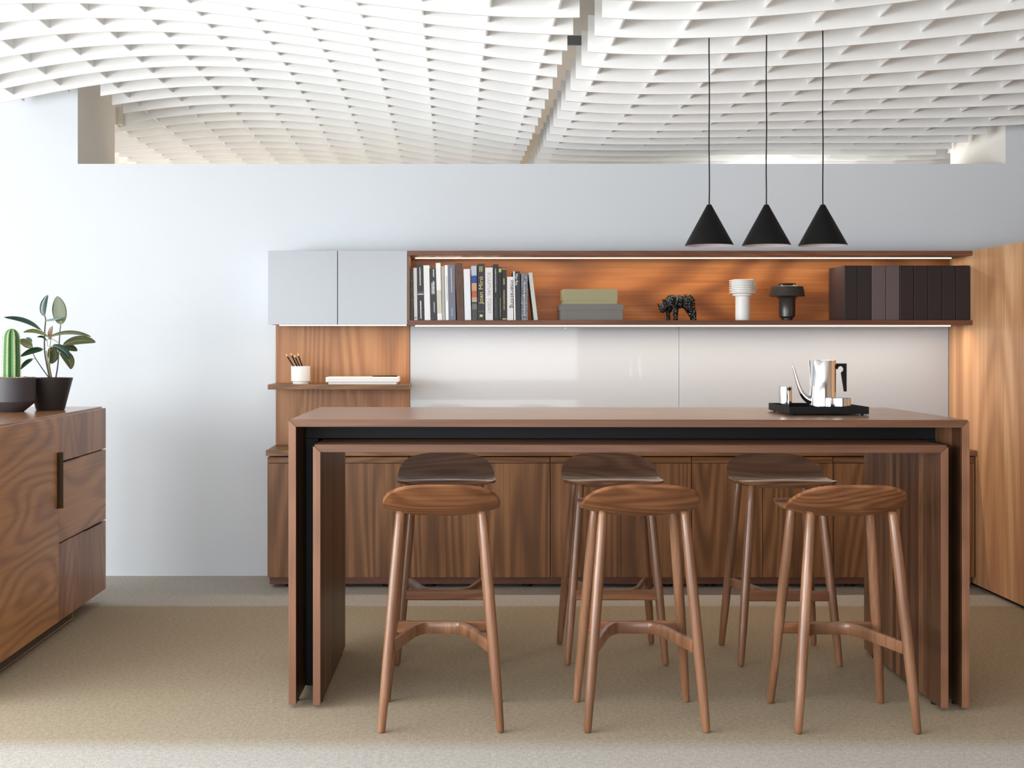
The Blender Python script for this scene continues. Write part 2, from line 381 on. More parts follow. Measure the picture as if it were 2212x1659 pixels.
# ------------------------------------------------------------------ tall cabinet at the right
TX = 2.897; TZ = 1.864
t = thing('tall_cabinet', 'tall pale walnut cabinet standing out from the wall at the right edge', 'cabinet', (TX, 6, 0))
box('body', .021, .62, 4.77-6, YW-.004-6, .02, TZ, 'walnut_tall', t)
for a, c in ((4.76, 5.731), (5.734, 6.707), (6.711, YW-.004)):
    box('side_panel', 0, .020, a-6, c-6, .022, TZ, 'walnut_tall', t, .0008)
box('plinth', .03, .6, 4.80-6, YW-.01-6, 0, .02, 'black_matte', t)

# ------------------------------------------------------------------ wall panel, backsplash, wall cabinet, shelf
t = box('wall_panel', XL+.002, PX(885.3, 7.645), 7.645, YW-.001, ZT, PZ(703, 7.645), 'walnut_panel', bevel=.001)
tag(t, 'upright light walnut board on the wall between cabinet and counter', 'wall panel')
gx0, gxm, gx1 = PX(886, 7.655), PX(1466.5, 7.655), PX(2047.5, 7.655)
t = box('glass_backsplash', gx0, gxm-.001, 7.650, YW-.001, ZT+.001, PZ(703.5, 7.655), 'glass_grey', bevel=.0008)
tag(t, 'glossy pale grey glass sheet on the wall, left one, mirroring the coffee pot', 'backsplash', 'grey glass sheets behind the table')
t = box('glass_backsplash', gxm+.001, gx1, 7.650, YW-.001, ZT+.001, PZ(703.5, 7.655), 'glass_grey', bevel=.0008)
tag(t, 'glossy pale grey glass sheet on the wall, right one behind the coffee pot', 'backsplash', 'grey glass sheets behind the table')
YS = 7.314
t = thing('wall_cabinet', 'wall cabinet with two blank pale grey glass doors above the light walnut board', 'cabinet', (PX(579, YS), YS, 1.455))
cw = PX(879.5, YS)-PX(579, YS); ch = 1.864-1.455
box('body', .004, cw-.002, .020, YW-.002-YS, .006, ch-.001, 'wall_paint', t)
box('door', 0, cw/2-.0025, 0, .018, 0, ch, 'glass_door', t, .001)
box('door', cw/2+.0025, cw, 0, .018, 0, ch, 'glass_door', t, .001)
box('underside', .02, cw-.002, .022, YW-.002-YS, -.001, .0055, 'walnut_board', t)
box('light_strip', PX(604, 7.38)-PX(579, YS), PX(878, 7.38)-PX(579, YS), .05, .062, -.0065, -.0012, 'led', t)
sx0, sx1 = PX(880, YS), TX-.001
t = thing('wall_shelf', 'long walnut wall shelf with glowing light strips over and under it', 'shelf', (sx0, YS, 1.452))
sw = sx1-sx0; sd = YW-.002-YS
box('top_board', 0, sw, 0, sd, 1.837-1.452, 1.864-1.452, 'walnut_board', t, .001)
box('bottom_board', 0, sw, 0, sd, 0, .027, 'walnut_board', t, .001)
box('side_panel', 0, .013, .001, sd, .027, 1.837-1.452, 'walnut_z', t)
box('back_panel', .013, sw, sd-.012, sd, .027, 1.837-1.452, 'walnut_shelfback', t)
box('light_strip', PX(897, 7.5)-sx0, PX(2054, 7.5)-sx0, .175, .192, 1.832-1.452, 1.8365-1.452, 'led', t)
box('light_strip', PX(897, 7.4)-sx0, PX(2052, 7.4)-sx0, .075, .087, -.0065, -.0005, 'led', t)
fs = thing('floating_shelf', 'small walnut ledge carrying the pencil cup and white tray', 'shelf', (PX(578.3, 7.31), 7.31, 1.122))
box('board', 0, PX(884, 7.31)-PX(578.3, 7.31), 0, 7.643-7.31, -.0275, 0, 'walnut_x', fs, .001)

# ------------------------------------------------------------------ pencil cup, pencils, tray
ZS = 1.122
cy_ = 7.46; cxp = PX(649.5, cy_)
b_ = bmesh.new()
bm_lathe(b_, [(.0445, 0), (.0445, .012), (.0540, .015), (.0545, .100), (.0505, .100), (.0495, .02), (.0, .018)], seg=48, cap=False)
b_.faces.new([v for v in b_.verts if abs(v.co.z) < 1e-6])
t = obj('pencil_cup', b_, 'ceramic_cup', smooth=True, angle=35, loc=(cxp, cy_, ZS)); tag(t, 'matt white stoneware cup on the small ledge, holding black pencils', 'cup')
def pencil(tip_px, tip_py, dx, dy, lab):
    yt = cy_+dy
    tip = Vector((PX(tip_px, yt), yt, PZ(tip_py, yt))); base = Vector((cxp+dx, cy_-dy*.6, ZS+.022)); d = (tip-base); Ln = d.length
    q = d.to_track_quat('Z', 'Y')
    t = thing('pencil', lab, 'pencil', base, group='pencils in the white cup'); t.rotation_mode = 'QUATERNION'; t.rotation_quaternion = q
    b_ = bmesh.new(); bm_lathe(b_, [(.0042, 0), (.0042, Ln-.022)], seg=6); obj('barrel', b_, 'black_matte', t)
    b_ = bmesh.new(); bm_lathe(b_, [(.0042, Ln-.022), (.0012, Ln-.004)], seg=12); obj('sharpened_tip', b_, 'pencil_wood', t)
    b_ = bmesh.new(); bm_lathe(b_, [(.0012, Ln-.004), (.0002, Ln)], seg=8); obj('lead', b_, 'black_matte', t)
pencil(616, 762.6, .008, -.012, 'black pencil leaning farthest to the left in the white cup')
pencil(626.6, 760.6, .020, .012, 'black pencil second from the left in the white cup')
pencil(634.3, 764, .030, -.016, 'black pencil third from the left in the white cup')
pencil(642, 761, .036, .004, 'black pencil most upright in the cup, rightmost of the four')
ty = 7.36; tx0 = PX(703.5, ty); tx1 = PX(861.5, ty)
t = thing('stationery_tray', 'low white tray with stepped base on the small ledge', 'tray', (tx0, ty, ZS))
b_ = bmesh.new(); bm_box(b_, 0, tx1-tx0, 0, .22, .012, .040); obj('tray_body', b_, 'ceramic_cup', t, bevel=.004)
box('tray_base', .014, tx1-tx0-.014, .014, .206, 0, .0125, 'ceramic_cup', t)
b_ = bmesh.new(); bm_tube(b_, [(0, 0, 0), (.05, 0, 0), (.055, 0, 0), (.14, 0, 0)], [.0025, .0032, .0028, .0035], 12)
t = obj('pen', b_, 'black_matte', loc=(PX(812, ty+.07)-.02, ty+.07, ZS+.040+.0036)); t.rotation_euler = (0, 0, .12); tag(t, 'thin black pen lying on the white tray', 'pen')

# ------------------------------------------------------------------ books
ZB = 1.479
def text_mesh(body, size, mat, parent, loc, rot, extr=.0002, spacing=1.0, fitlen=None):
    cu = bpy.data.curves.new('lettering', 'FONT'); cu.body = body; cu.size = size; cu.extrude = extr
    cu.align_x = 'CENTER'; cu.align_y = 'CENTER'; cu.space_character = spacing
    tmp = bpy.data.objects.new('tmp', cu); COL.objects.link(tmp)
    dg = bpy.context.evaluated_depsgraph_get(); me = bpy.data.meshes.new_from_object(tmp.evaluated_get(dg))
    bpy.data.objects.remove(tmp); bpy.data.curves.remove(cu)
    if fitlen and len(me.vertices):
        xs = [v.co.x for v in me.vertices]; k = fitlen/(max(xs)-min(xs)); c = (max(xs)+min(xs))/2
        for v in me.vertices: v.co.x = (v.co.x-c)*k
    me.materials.clear(); me.materials.append(MATS[mat])
    o = bpy.data.objects.new('lettering', me); COL.objects.link(o); o.parent = parent; o.location = loc; o.rotation_euler = rot
    return o
UP = (PI/2, -PI/2, 0)        # reads upwards on a spine
DOWN = (PI/2, PI/2, 0)       # reads downwards
SC = 5.821
MATS_B = {}
def bmat(rgb):
    k = 'cover_%d_%d_%d' % rgb
    if k not in MATS: plain(k, srgb(*rgb), .45, bump=.05, bscale=300)
    return k
def book(zx0, zx1, tx, zy, rgb, label, deep=.22, yf=7.335, bands=(), marks=(), mat=None, spots=()):
    x0, x1 = PX(870+zx0/SC, yf), PX(870+zx1/SC, yf); h = PZ(530+zy/SC, yf)-ZB; w = x1-x0-.0006
    lean = math.atan2((tx-zx0)/SC*yf/F, h)
    t = thing('book', label, 'book', (x0 if lean < 0 else x1, yf, ZB), group='books on the wall shelf'); t.rotation_euler = (0, lean, 0)
    h /= math.cos(lean); o0 = 0 if lean < 0 else -w
    cm_ = mat or bmat(rgb)
    b_ = bmesh.new(); c = min(.0025, w*.16)
    bm_box(b_, o0, o0+w, 0, .003, 0, h); bm_box(b_, o0, o0+c, .003, deep, 0, h); bm_box(b_, o0+w-c, o0+w, .003, deep, 0, h)
    obj('cover', b_, cm_, t)
    box('page_block', o0+c, o0+w-c, .003, deep-.004, .004, h-.004, 'paper', t)
    for nb_, (z0, z1, col) in enumerate(bands):
        box('spine_band', o0+.0002, o0+w-.0002, -.0004-.00012*nb_, -.0001, h*z0, h*z1, bmat(col), t)
    if marks:
        for z0, z1, xc, ww, col in marks:
            b_ = bmesh.new(); z = h*z0
            while z < h*z1:
                s = random.uniform(.0018, .0034)
                bm_box(b_, o0+w*xc-w*ww/2, o0+w*xc+w*ww/2*random.uniform(.4, 1), -.0016, -.0003, z, z+s); z += s+random.uniform(.0006, .0018)
            obj('spine_marks', b_, bmat(col), t)
    if spots:
        for xc, zc in spots:
            b_ = bmesh.new(); bmesh.ops.create_uvsphere(b_, u_segments=10, v_segments=6, radius=.0022, matrix=Matrix.Translation((o0+w*xc, -.0004, h*zc))@Matrix.Diagonal((1, .2, 1, 1)))
            obj('spine_dot', b_, bmat((200, 190, 170)), t)
    return t, w, h, o0
W_, K_ = (232, 228, 226), (34, 34, 38)
book(72, 134, 70, 300, (62, 54, 42), 'dark olive book with pale dots, against the shelf end panel', spots=((.3, .86), (.65, .78), (.7, .6), (.3, .54), (.75, .4)))
book(143, 188, 133, 283, (206, 198, 194), 'thin warm grey book with a small dark mark at its foot, near the shelf end', deep=.2, marks=((.03, .055, .5, .6, (30, 30, 30)),))
book(194, 271, 178, 238, K_, 'black book with a white ring and white lettering down its spine', marks=((.62, .94, .5, .22, (225, 225, 225)), (.03, .34, .5, .26, (225, 225, 225))), bands=((.455, .475, (200, 200, 200)), (.5, .503, (190, 190, 190))))
book(275, 350, 259, 252, W_, 'plain white book between two black ones near the left end')
book(353, 432, 338, 285, (44, 44, 46), 'charcoal book with two columns of white lettering', marks=((.83, .97, .62, .2, (225, 225, 225)), (.5, .74, .62, .3, (225, 225, 225)), (.5, .72, .34, .2, (225, 225, 225)), (.15, .35, .62, .22, (190, 190, 190))))
book(437, 496, 415, 222, (236, 234, 228), 'tallest white book, lower half of its spine beige', bands=((.12, .52, (206, 200, 184)),))
book(498, 535, 484, 262, (176, 174, 164), 'thin grey-beige book between two white ones', deep=.2)
book(540, 579, 526, 250, (238, 238, 238), 'thin white book with a fine dark line of lettering, left of the slate blue one', marks=((.35, .8, .6, .14, (70, 70, 70)),))
book(582, 668, 566, 245, (110, 114, 128), 'slate blue book with white lettering', marks=((.5, .93, .5, .14, (215, 215, 222)), (.07, .22, .5, .14, (200, 200, 208))))
book(684, 777, 658, 225, (84, 56, 42), 'thick dark brown clothbound book', marks=((.82, .86, .5, .3, (50, 30, 24)), (.2, .62, .55, .1, (64, 40, 32))))
book(781, 862, 764, 298, (228, 229, 232), 'shorter white book right of the dark brown one')
tb, w, h, o0 = book(872, 938, 862, 258, (176, 190, 206), 'picture-covered book, blue, orange and dark from top to foot', bands=((.62, .66, (120, 150, 190)), (.68, .82, (26, 66, 150)), (.36, .67, (200, 150, 106)), (.42, .54, (176, 92, 60)), (0, .34, (66, 66, 64)), (.2, .3, (110, 108, 100))))
tb, w, h, o0 = book(942, 1032, 941, 232, (40, 38, 38), 'black book with large gold title lettering reading upwards', bands=((.155, .158, (150, 150, 150)),), marks=((.86, .95, .35, .2, (205, 190, 120)), (.86, .95, .62, .2, (205, 190, 120))))
text_mesh('Joan Mir\u00f3', .031, bmat((222, 200, 130)), tb, (o0+w*.5, -.0010, h*.53), UP, fitlen=h*.49)
b_ = bmesh.new(); bm_box(b_, o0+w*.3, o0+w*.72, -.0008, -.0004, h*.06, h*.10); obj('publisher_mark', b_, bmat((222, 200, 130)), tb)
tb, w, h, o0 = book(1040, 1136, 1036, 280, (226, 220, 220), 'thick white book with faint grey capitals down its spine')
text_mesh('SCULPTURE  TODAY', .026, bmat((150, 144, 142)), tb, (o0+w*.5, -.0010, h*.52), DOWN, fitlen=h*.78)
book(1143, 1210, 1137, 238, (26, 26, 28), 'tall black book with a fine white title, right of the thick white one', marks=((.5, .92, .45, .16, (220, 220, 220)), (.05, .4, .45, .1, (130, 130, 130))))
book(1213, 1249, 1206, 272, (28, 26, 26), 'narrow black book with a yellow-green label low on its spine', bands=((.9, .97, (180, 176, 90)),), marks=((.06, .42, .5, .24, (170, 170, 100)),))
book(1252, 1309, 1248, 285, (30, 28, 32), 'black book with gold lettering and gold line at top and foot', bands=((.97, .985, (190, 170, 110)), (.015, .035, (200, 180, 120))), marks=((.4, .58, .45, .3, (196, 166, 110)), (.68, .8, .45, .3, (210, 180, 120)), (.2, .38, .45, .3, (190, 150, 110))))
tb, w, h, o0 = book(1314, 1392, 1311, 395, (226, 222, 220), 'shortest white book with black italic title at its right edge')
text_mesh('interacting', .030, bmat((30, 30, 30)), tb, (o0+w*.84, -.0010, h*.60), DOWN, fitlen=h*.64)
tb, w, h, o0 = book(1400, 1486, 1388, 328, (38, 40, 48), 'blue-black book with a white left edge and white title at the top')
box('spine_band', o0+.0002, o0+w*.22, -.0005, -.0001, 0, h, bmat((232, 232, 232)), tb)
text_mesh('Man Ray', .020, bmat((232, 232, 236)), tb, (o0+w*.48, -.0010, h*.83), DOWN, fitlen=h*.24)
book(1490, 1574, 1488, 352, (120, 120, 128), 'grey marbled-paper book, last upright one', mat='marbled', marks=((.1, .82, .5, .12, (220, 220, 222)),))
book(1652, 1700, 1580, 345, (196, 198, 192), 'thin pale grey book leaning against the marbled one', deep=.2)

# ------------------------------------------------------------------ boxes on the shelf
def lidbox(label, x0p, x1p, yf, deep, z0, z1, lidh, mat, inset=.0035):
    x0, x1 = PX(x0p, yf), PX(x1p, yf)
    t = thing('storage_box', label, 'box', (x0, yf, z0), group='storage boxes stacked on the shelf')
    w = x1-x0; h = z1-z0
    box('box_base', inset, w-inset, inset, deep-inset, 0, h-.006, mat, t, .001)
    box('lid', 0, w, 0, deep, h-lidh, h, mat, t, .001)
zl = PZ(657.3, 7.34)
lidbox('grey cloth-covered lidded box, underneath the green one', 1210.7, 1347, 7.34, .235, ZB, zl, .032, 'box_grey')
lidbox('pale olive green lidded box on top of the grey one', 1216.5, 1334.3, 7.355, .20, zl, PZ(624.5, 7.355), .063, 'box_green', .003)

# ------------------------------------------------------------------ rhinoceros figure
b_ = bmesh.new()
ry = 7.47; s_ = ry/F; rx0 = PX(1405, ry)
def RP(zx, zy, dy=0): return Vector(((zx/20.11)*s_, dy, PZ(625+zy/20.11, ry)-ZB+.0015))
def blob(c, r):
    M = Matrix.Translation(c)@Matrix.Diagonal((r[0], r[1], r[2], 1)); bmesh.ops.create_icosphere(b_, subdivisions=3, radius=1, matrix=M)
u = s_/20.11
for zx, zy, rx_, ry_, rz_ in ((930, 560, 300, 230, 310), (1250, 560, 330, 240, 280), (1600, 560, 330, 245, 330), (1750, 640, 190, 200, 300), (720, 640, 210, 170, 230), (560, 810, 180, 120, 200), (500, 940, 110, 85, 100), (1650, 780, 210, 190, 220)):
    blob(RP(zx, zy), (rx_*u, ry_*u, rz_*u))
for pts, rr in (([(1040, 700), (1070, 950), (1080, 1270)], (150, 120, 85)), ([(860, 800), (800, 1000), (790, 1270)], (150, 105, 80)), ([(1700, 700), (1830, 1000), (1870, 1270)], (190, 140, 100)), ([(1640, 700), (1760, 1020), (1850, 1270)], (180, 130, 95))):
    dy = {1040: -.014, 860: .016, 1700: -.016, 1640: .017}[pts[0][0]]
    P_ = [RP(x, z, dy) for x, z in pts]; Q = []; R_ = []
    for i in range(9):
        k = i/4; j = min(1, int(k)); f_ = k-j; Q.append(P_[j].lerp(P_[j+1], f_)); R_.append((rr[j]*(1-f_)+rr[j+1]*f_)*u)
    Q[-1].z = R_[-1]*0+.0022
    bm_tube(b_, Q, R_, 14)
bm_tube(b_, [RP(520, 900), RP(400, 740), RP(330, 660), RP(270, 590)], [60*u, 48*u, 26*u, 5*u], 10)
bm_tube(b_, [RP(560, 780), RP(470, 680), RP(450, 650)], [40*u, 26*u, 8*u], 10)
for sdy in (-.012, .012): bm_tube(b_, [RP(640, 560, sdy), RP(560, 470, sdy*1.3), RP(545, 430, sdy*1.3)], [45*u, 55*u, 12*u], 10)
bm_tube(b_, [RP(1850, 400), RP(1910, 520), RP(1880, 680)], [60*u, 40*u, 20*u], 10)
rh = obj('rhinoceros_figurine', b_, 'rhino_bronze', smooth=True, loc=(rx0, ry, ZB))
md = rh.modifiers.new('remesh', 'REMESH'); md.mode = 'VOXEL'; md.voxel_size = .0016; md.use_smooth_shade = True
tx = bpy.data.textures.new('lumps', 'CLOUDS'); tx.noise_scale = .011; tx.noise_depth = 1
md = rh.modifiers.new('lumps', 'DISPLACE'); md.texture = tx; md.strength = .011; md.mid_level = .5; md.texture_coords = 'LOCAL'
tag(rh, 'small glossy black rhinoceros figure with lowered horned head', 'figurine')

# ------------------------------------------------------------------ vases
yv = 7.45; k = yv/F
prof = [(0, 0), (15.6*k, 0), (15.6*k, 52.5*k), (21*k, 53.5*k), (21.5*k, 57*k)]
z = 58.5
for i in range(8):
    prof += [(23.5*k, z*k), (28.6*k, (z+.7)*k), (28.6*k, (z+2.3)*k), (23.5*k, (z+2.6)*k)]; z += 3.75
prof += [(22*k, z*k), (20*k, z*k), (19*k, (z-14)*k), (0, (z-16)*k)]
b_ = bmesh.new(); bm_lathe(b_, prof, seg=64, cap=False)
t = obj('vase', b_, 'ceramic_white', smooth=True, angle=30, loc=(PX(1604.3, yv), yv, ZB)); tag(t, 'white stoneware vase with a ribbed drum top', 'vase')
prof = [(0, 0), (11.5*k, 0), (12*k, 5*k), (17*k, 9*k), (17.6*k, 20*k), (17.6*k, 46*k), (20*k, 49*k), (24*k, 51*k), (37.5*k, 52*k), (38.5*k, 53*k), (36.5*k, 62*k), (34.5*k, 73*k), (33*k, 74*k), (20*k, 75*k), (17.5*k, 78*k), (18.5*k, 80*k), (17.6*k, 80.2*k), (15*k, 77*k), (14*k, 60*k), (0, 58*k)]
b_ = bmesh.new(); bm_lathe(b_, prof, seg=64, cap=False)
t = obj('vase', b_, 'ceramic_dark', smooth=True, angle=40, loc=(PX(1700, yv), yv, ZB)); tag(t, 'dark pewter-glazed vase with a wide drum shoulder', 'vase')

# ------------------------------------------------------------------ box files
ed = [1824, 1852.5, 1882.7, 1913.7, 1943.6, 1974.2, 2004.7, 2035.1, 2065, 2094.6]
order = ['leftmost of the row, its side visible', 'second from the left, before the grey pair', 'left one of the two lighter grey ones', 'right one of the two lighter grey ones',
         'first dark one right of the grey pair', 'second dark one right of the grey pair', 'third from the right end', 'second from the right end', 'rightmost, against the tall cabinet']
yb = 7.335
for i in range(9):
    x0, x1 = PX(ed[i], yb)+.0010, PX(ed[i+1], yb)-.0012
    grey = i in (2, 3)
    t = thing('box_file', ('mauve-grey' if grey else 'dark aubergine')+' box file, '+order[i], 'box file', (x0, yb, ZB), group='box files at the right end of the shelf')
    w = x1-x0; h = PZ(573.6, yb)-ZB; m_ = 'binder_grey' if grey else 'binder_dark'
    box('spine', 0, w, 0, .006, 0, h, m_, t, .0024)
    b_ = bmesh.new(); bm_box(b_, .0005, .003, .004, .300, 0, h); bm_box(b_, w-.003, w-.0005, .004, .300, 0, h); obj('cover_boards', b_, 'binder_side', t)
    box('inner_case', .003, w-.003, .006, .296, .004, h-.008, m_, t)

# ------------------------------------------------------------------ nested high tables
def waterfall(root, hw, hd, H, th, notch=.006, strip='walnut_strips'):
    b_ = bmesh.new(); bm_prism(b_, [(-hw+notch, H), (-hw+notch+.001, H-notch-.001), (-hw+th, H-th), (hw-th, H-th), (hw-notch-.001, H-notch-.001), (hw-notch, H)], -hd, hd)
    bmesh.ops.recalc_face_normals(b_, faces=b_.faces)
    for f in b_.faces:
        f.material_index = 1 if abs(f.normal.y) > .9 else 0
    obj('tabletop', b_, ['walnut_top', 'walnut_edge'], root, bevel=.0012)
    for s in (-1, 1):
        pts = [(s*hw, H-notch), (s*(hw-notch-.0005), H-notch-.0014), (s*(hw-th), H-th-.0004), (s*(hw-th), .014), (s*hw, .014)]
        b_ = bmesh.new(); bm_prism(b_, pts, -hd, hd); bmesh.ops.recalc_face_normals(b_, faces=b_.faces)
        for f in b_.faces: f.material_index = 1 if abs(f.normal.y) > .9 else 0
        p = obj('side_panel', b_, [strip, 'walnut_edge_z'], root, bevel=.0012)
        for fy in (-hd+.11, hd-.11):
            g = bmesh.new(); bm_lathe(g, [(.011, 0), (.011, .0145)], (s*(hw-th/2), fy, 0), 16); obj('glide', g, 'black_matte', p)
TZ1, TZ2 = 1.0675, .9746
ta = thing('bar_table', 'large walnut waterfall bar table carrying the coffee tray', 'table', (.661, 5.327, 0), -.0172, 'nested bar tables')
waterfall(ta, 1.249, .479, TZ1, .028)
box('apron', -1.2205, 1.2205, -.197, .197, TZ1-.0282-.062, TZ1-.0285, 'black_metal', ta, .001)
for s in (-1, 1):
    a, c = sorted((s*1.2205, s*1.172))
    box('leg_frame', a, c, -.197, .197, .012, TZ1-.0282-.0625, 'black_metal', ta, .001)
tb_ = thing('bar_table', 'lower walnut waterfall table nested underneath, framing the stools', 'table', (.6665, 5.3135, 0), -.0172, 'nested bar tables')
waterfall(tb_, 1.1635, .4735, TZ2, .028)

# ------------------------------------------------------------------ bar stools
def make_stool(label, loc, rz):
    t = thing('bar_stool', label, 'stool', loc, rz, 'walnut bar stools')
    # seat: rounded-rectangle shell with a low back rising at -y
    n = 36; A, B = .2125, .198
    def plan(s, q):
        x = s*math.sqrt(max(0, 1-q*q/2)); y = q*math.sqrt(max(0, 1-s*s/2)); r = math.hypot(x, y)
        if r < 1e-6: return 0, 0, 0
        th = math.atan2(y, x); e = 3.0 if y < 0 else 7.0; k_ = (abs(math.cos(th))**e+abs(math.sin(th))**e)**(-1/e)
        return x*k_*A, y*k_*B, r
    def ztop(x, y, r):
        b = max(0, min(1, (-y-.012)/.184)); z = .772+.087*b**1.2
        z += -.012*(1-min(1, abs(y-.02)/.12)**2 if abs(y-.02) < .12 else 0)*(1-(abs(x)/A)**2)
        fr_ = max(0, min(1, (y-.10)/.098)); z += .010*fr_*(1-fr_)*2+(-.006*abs(x/A)**2)*(1-b)
        z -= .006*fr_**3*(1-abs(x/A)**2)
        return z
    b_ = bmesh.new(); top = {}; bot = {}
    for i in range(n+1):
        for j in range(n+1):
            s, q = -1+2*i/n, -1+2*j/n; s_2, q2 = math.sin(s*PI/2), math.sin(q*PI/2)
            x, y, r = plan(s_2*.999, q2*.999); z = ztop(x, y, r)
            top[i, j] = b_.verts.new((x, y, z))
            edge = i in (0, n) or j in (0, n)
            if edge: bot[i, j] = b_.verts.new((x*.985, y*.985-0, z-.011))
            else:
                e = max(0, 1-r**2.6); bk = max(0, min(1, (-y-.05)/.14))
                bot[i, j] = b_.verts.new((x*.985, y*.985, z-.011-.024*e*(1-.25*bk)-.010*bk*(1-r)*2))
    for i in range(n):
        for j in range(n):
            b_.faces.new((top[i, j], top[i+1, j], top[i+1, j+1], top[i, j+1]))
            b_.faces.new((bot[i, j], bot[i, j+1], bot[i+1, j+1], bot[i+1, j]))
    loop = [(i, 0) for i in range(n)]+[(n, j) for j in range(n)]+[(i, n) for i in range(n, 0, -1)]+[(0, j) for j in range(n, 0, -1)]
    for a, c in zip(loop, loop[1:]+loop[:1]): b_.faces.new((top[a], bot[a], bot[c], top[c]))
    s = obj('seat', b_, 'walnut_seat', t, smooth=True)
    md = s.modifiers.new('soft', 'SUBSURF'); md.levels = 1; md.render_levels = 1
    for sx in (-1, 1):
        for sy in (-1, 1):
            f0 = Vector((sx*.2065, sy*.1965, 0)); f1 = Vector((sx*.1435, sy*.125, .758)); P_, R_ = [], []
            for k_, r_ in ((0, .0085), (.006, .0120), (.02, .0138), (.2, .0172), (.45, .0190), (.7, .0192), (.88, .0180), (.985, .0160), (1, .013)):
                P_.append(f0.lerp(f1, k_)); R_.append(r_)
            b_ = bmesh.new(); bm_tube(b_, P_, R_, 24); obj('leg', b_, 'walnut_stool', t, smooth=True)
    zc = .2895
    b_ = bmesh.new(); bm_bar(b_, [(-.176, .171, zc), (-.06, .171, zc), (.06, .171, zc), (.176, .171, zc)], .020, .043); obj('footrest', b_, 'walnut_seat', t, bevel=.002)
    pts = [Vector((-.172, -.160, zc))]
    def arc(c0, c1, c2, m=8):
        return [c0*(1-u)**2+c1*2*u*(1-u)+c2*u*u for u in [i/m for i in range(m+1)]]
    c = Vector((-.078, .150, zc))
    left = arc(Vector((-.106, .080, zc)), c, Vector((-.052, .152, zc)))
    pts += left+[Vector((-p.x, p.y, p.z)) for p in reversed(left)]+[Vector((.172, -.160, zc))]
    b_ = bmesh.new(); bm_bar(b_, pts, .020, .042); obj('stretcher', b_, 'walnut_stool', t, smooth=True, angle=50)
    return t
st = make_stool('walnut bar stool in the near row, left one, its rounded back towards us', (-.031, 4.76, 0), 0)
dup(st, (.6815, 4.76, 0), 0, 'walnut bar stool in the near row, middle one, its rounded back towards us')
dup(st, (1.4065, 4.745, 0), 0, 'walnut bar stool in the near row, right one beside the table end panel')
dup(st, (-.016, 5.725, 0), PI, 'walnut bar stool in the shaded far row, left one, mostly behind another')
dup(st, (.698, 5.725, 0), PI, 'walnut bar stool in the shaded far row, middle one, dark hollow seat facing us')
dup(st, (1.419, 5.70, 0), PI, 'walnut bar stool in the shaded far row, right one, dark hollow seat facing us')

# ------------------------------------------------------------------ coffee things on the table
zt = TZ1
t = thing('serving_tray', 'black rectangular tray with raised rim and small feet on the bar table', 'tray', (1.474, 5.296, zt), -.010)
hw, hd = .154, .1745
b_ = bmesh.new(); bm_box(b_, -hw, hw, -hd, hd, .006, .0095)
bm_box(b_, -hw, hw, -hd, -hd+.003, .0095, .0340); bm_box(b_, -hw, hw, hd-.003, hd, .0095, .0340)
bm_box(b_, -hw, -hw+.003, -hd+.003, hd-.003, .0095, .0340); bm_box(b_, hw-.003, hw, -hd+.003, hd-.003, .0095, .0340)
obj('tray_body', b_, 'black_matte', t, bevel=.0006)
for sx in (-1, 1):
    for sy in (-1, 1):
        b_ = bmesh.new(); bm_lathe(b_, [(.0045, 0), (.0055, .0062)], (sx*(hw-.02), sy*(hd-.02), 0), 16); obj('foot', b_, 'black_matte', t)
zf = zt+.0098
yp = 5.27; k = yp/F; r = 28.2*k
t = thing('coffee_pot', 'tall polished steel coffee pot with slender bent spout and black handle', 'coffee pot', (PX(1776.8, yp), yp, zf))
hp = PZ(778.3, yp)-zf
b_ = bmesh.new(); bm_lathe(b_, [(0, 0), (r-.001, 0), (r, .001), (r, hp-.0015), (r-.0008, hp), (r-.003, hp), (r-.003, hp-.003), (0, hp-.003)], seg=72, cap=False)
bd = obj('pot_body', b_, 'steel', t, smooth=True, angle=30)
b_ = bmesh.new(); bm_lathe(b_, [(0, hp-.003), (r-.0035, hp-.003), (r-.0035, hp-.0008), (0, hp-.0008)], seg=64, cap=False); obj('lid', b_, 'steel', t, smooth=True, angle=30)
def TP(zx, zy): return Vector((PX(1640+zx/8.508, yp)-PX(1776.8, yp), 0, PZ(760+zy/8.508, yp)-zf))
sp_ = [(606, 222, 15), (640, 330, 22), (672, 440, 27), (705, 560, 33), (742, 670, 40), (785, 760, 47), (835, 830, 58), (900, 880, 70), (985, 905, 84), (1040, 915, 88)]
b_ = bmesh.new(); bm_tube(b_, [TP(a, c) for a, c, w in sp_], [w/8.508*k for a, c, w in sp_], 28)
o = obj('spout', b_, 'steel', t, smooth=True, angle=60); md = o.modifiers.new('soft', 'SUBSURF'); md.levels = 1; md.render_levels = 2
def arcp(cx_, cy2, rr, a0, a1, m=14): return [(cx_+rr*math.cos(math.radians(a0+(a1-a0)*i/m)), cy2-rr*math.sin(math.radians(a0+(a1-a0)*i/m))) for i in range(m+1)]
hpts = [(1390, 214), (1600, 214), (1600, 730), (1560, 730), (1505, 384)]+arcp(1493, 320, 57, -60, 180)+[(1436, 320), (1390, 320)]
b_ = bmesh.new(); bm_prism(b_, [(TP(a, c).x, TP(a, c).z) for a, c in hpts], -.007, .007); obj('handle', b_, 'black_matte', t, bevel=.0012)
ym = 5.41; k = ym/F
t = thing('milk_jug', 'small polished steel jug with a black stub handle, left on the tray', 'jug', (PX(1696.5, ym), ym, zf))
hj = PZ(835.5, ym)-zf; r = 14.2*k
b_ = bmesh.new(); bm_lathe(b_, [(0, 0), (r-.001, 0), (r, .001), (r, hj), (r-.0012, hj), (r-.0012, .003), (0, .003)], seg=56, cap=False); obj('jug_body', b_, 'steel', t, smooth=True, angle=30)
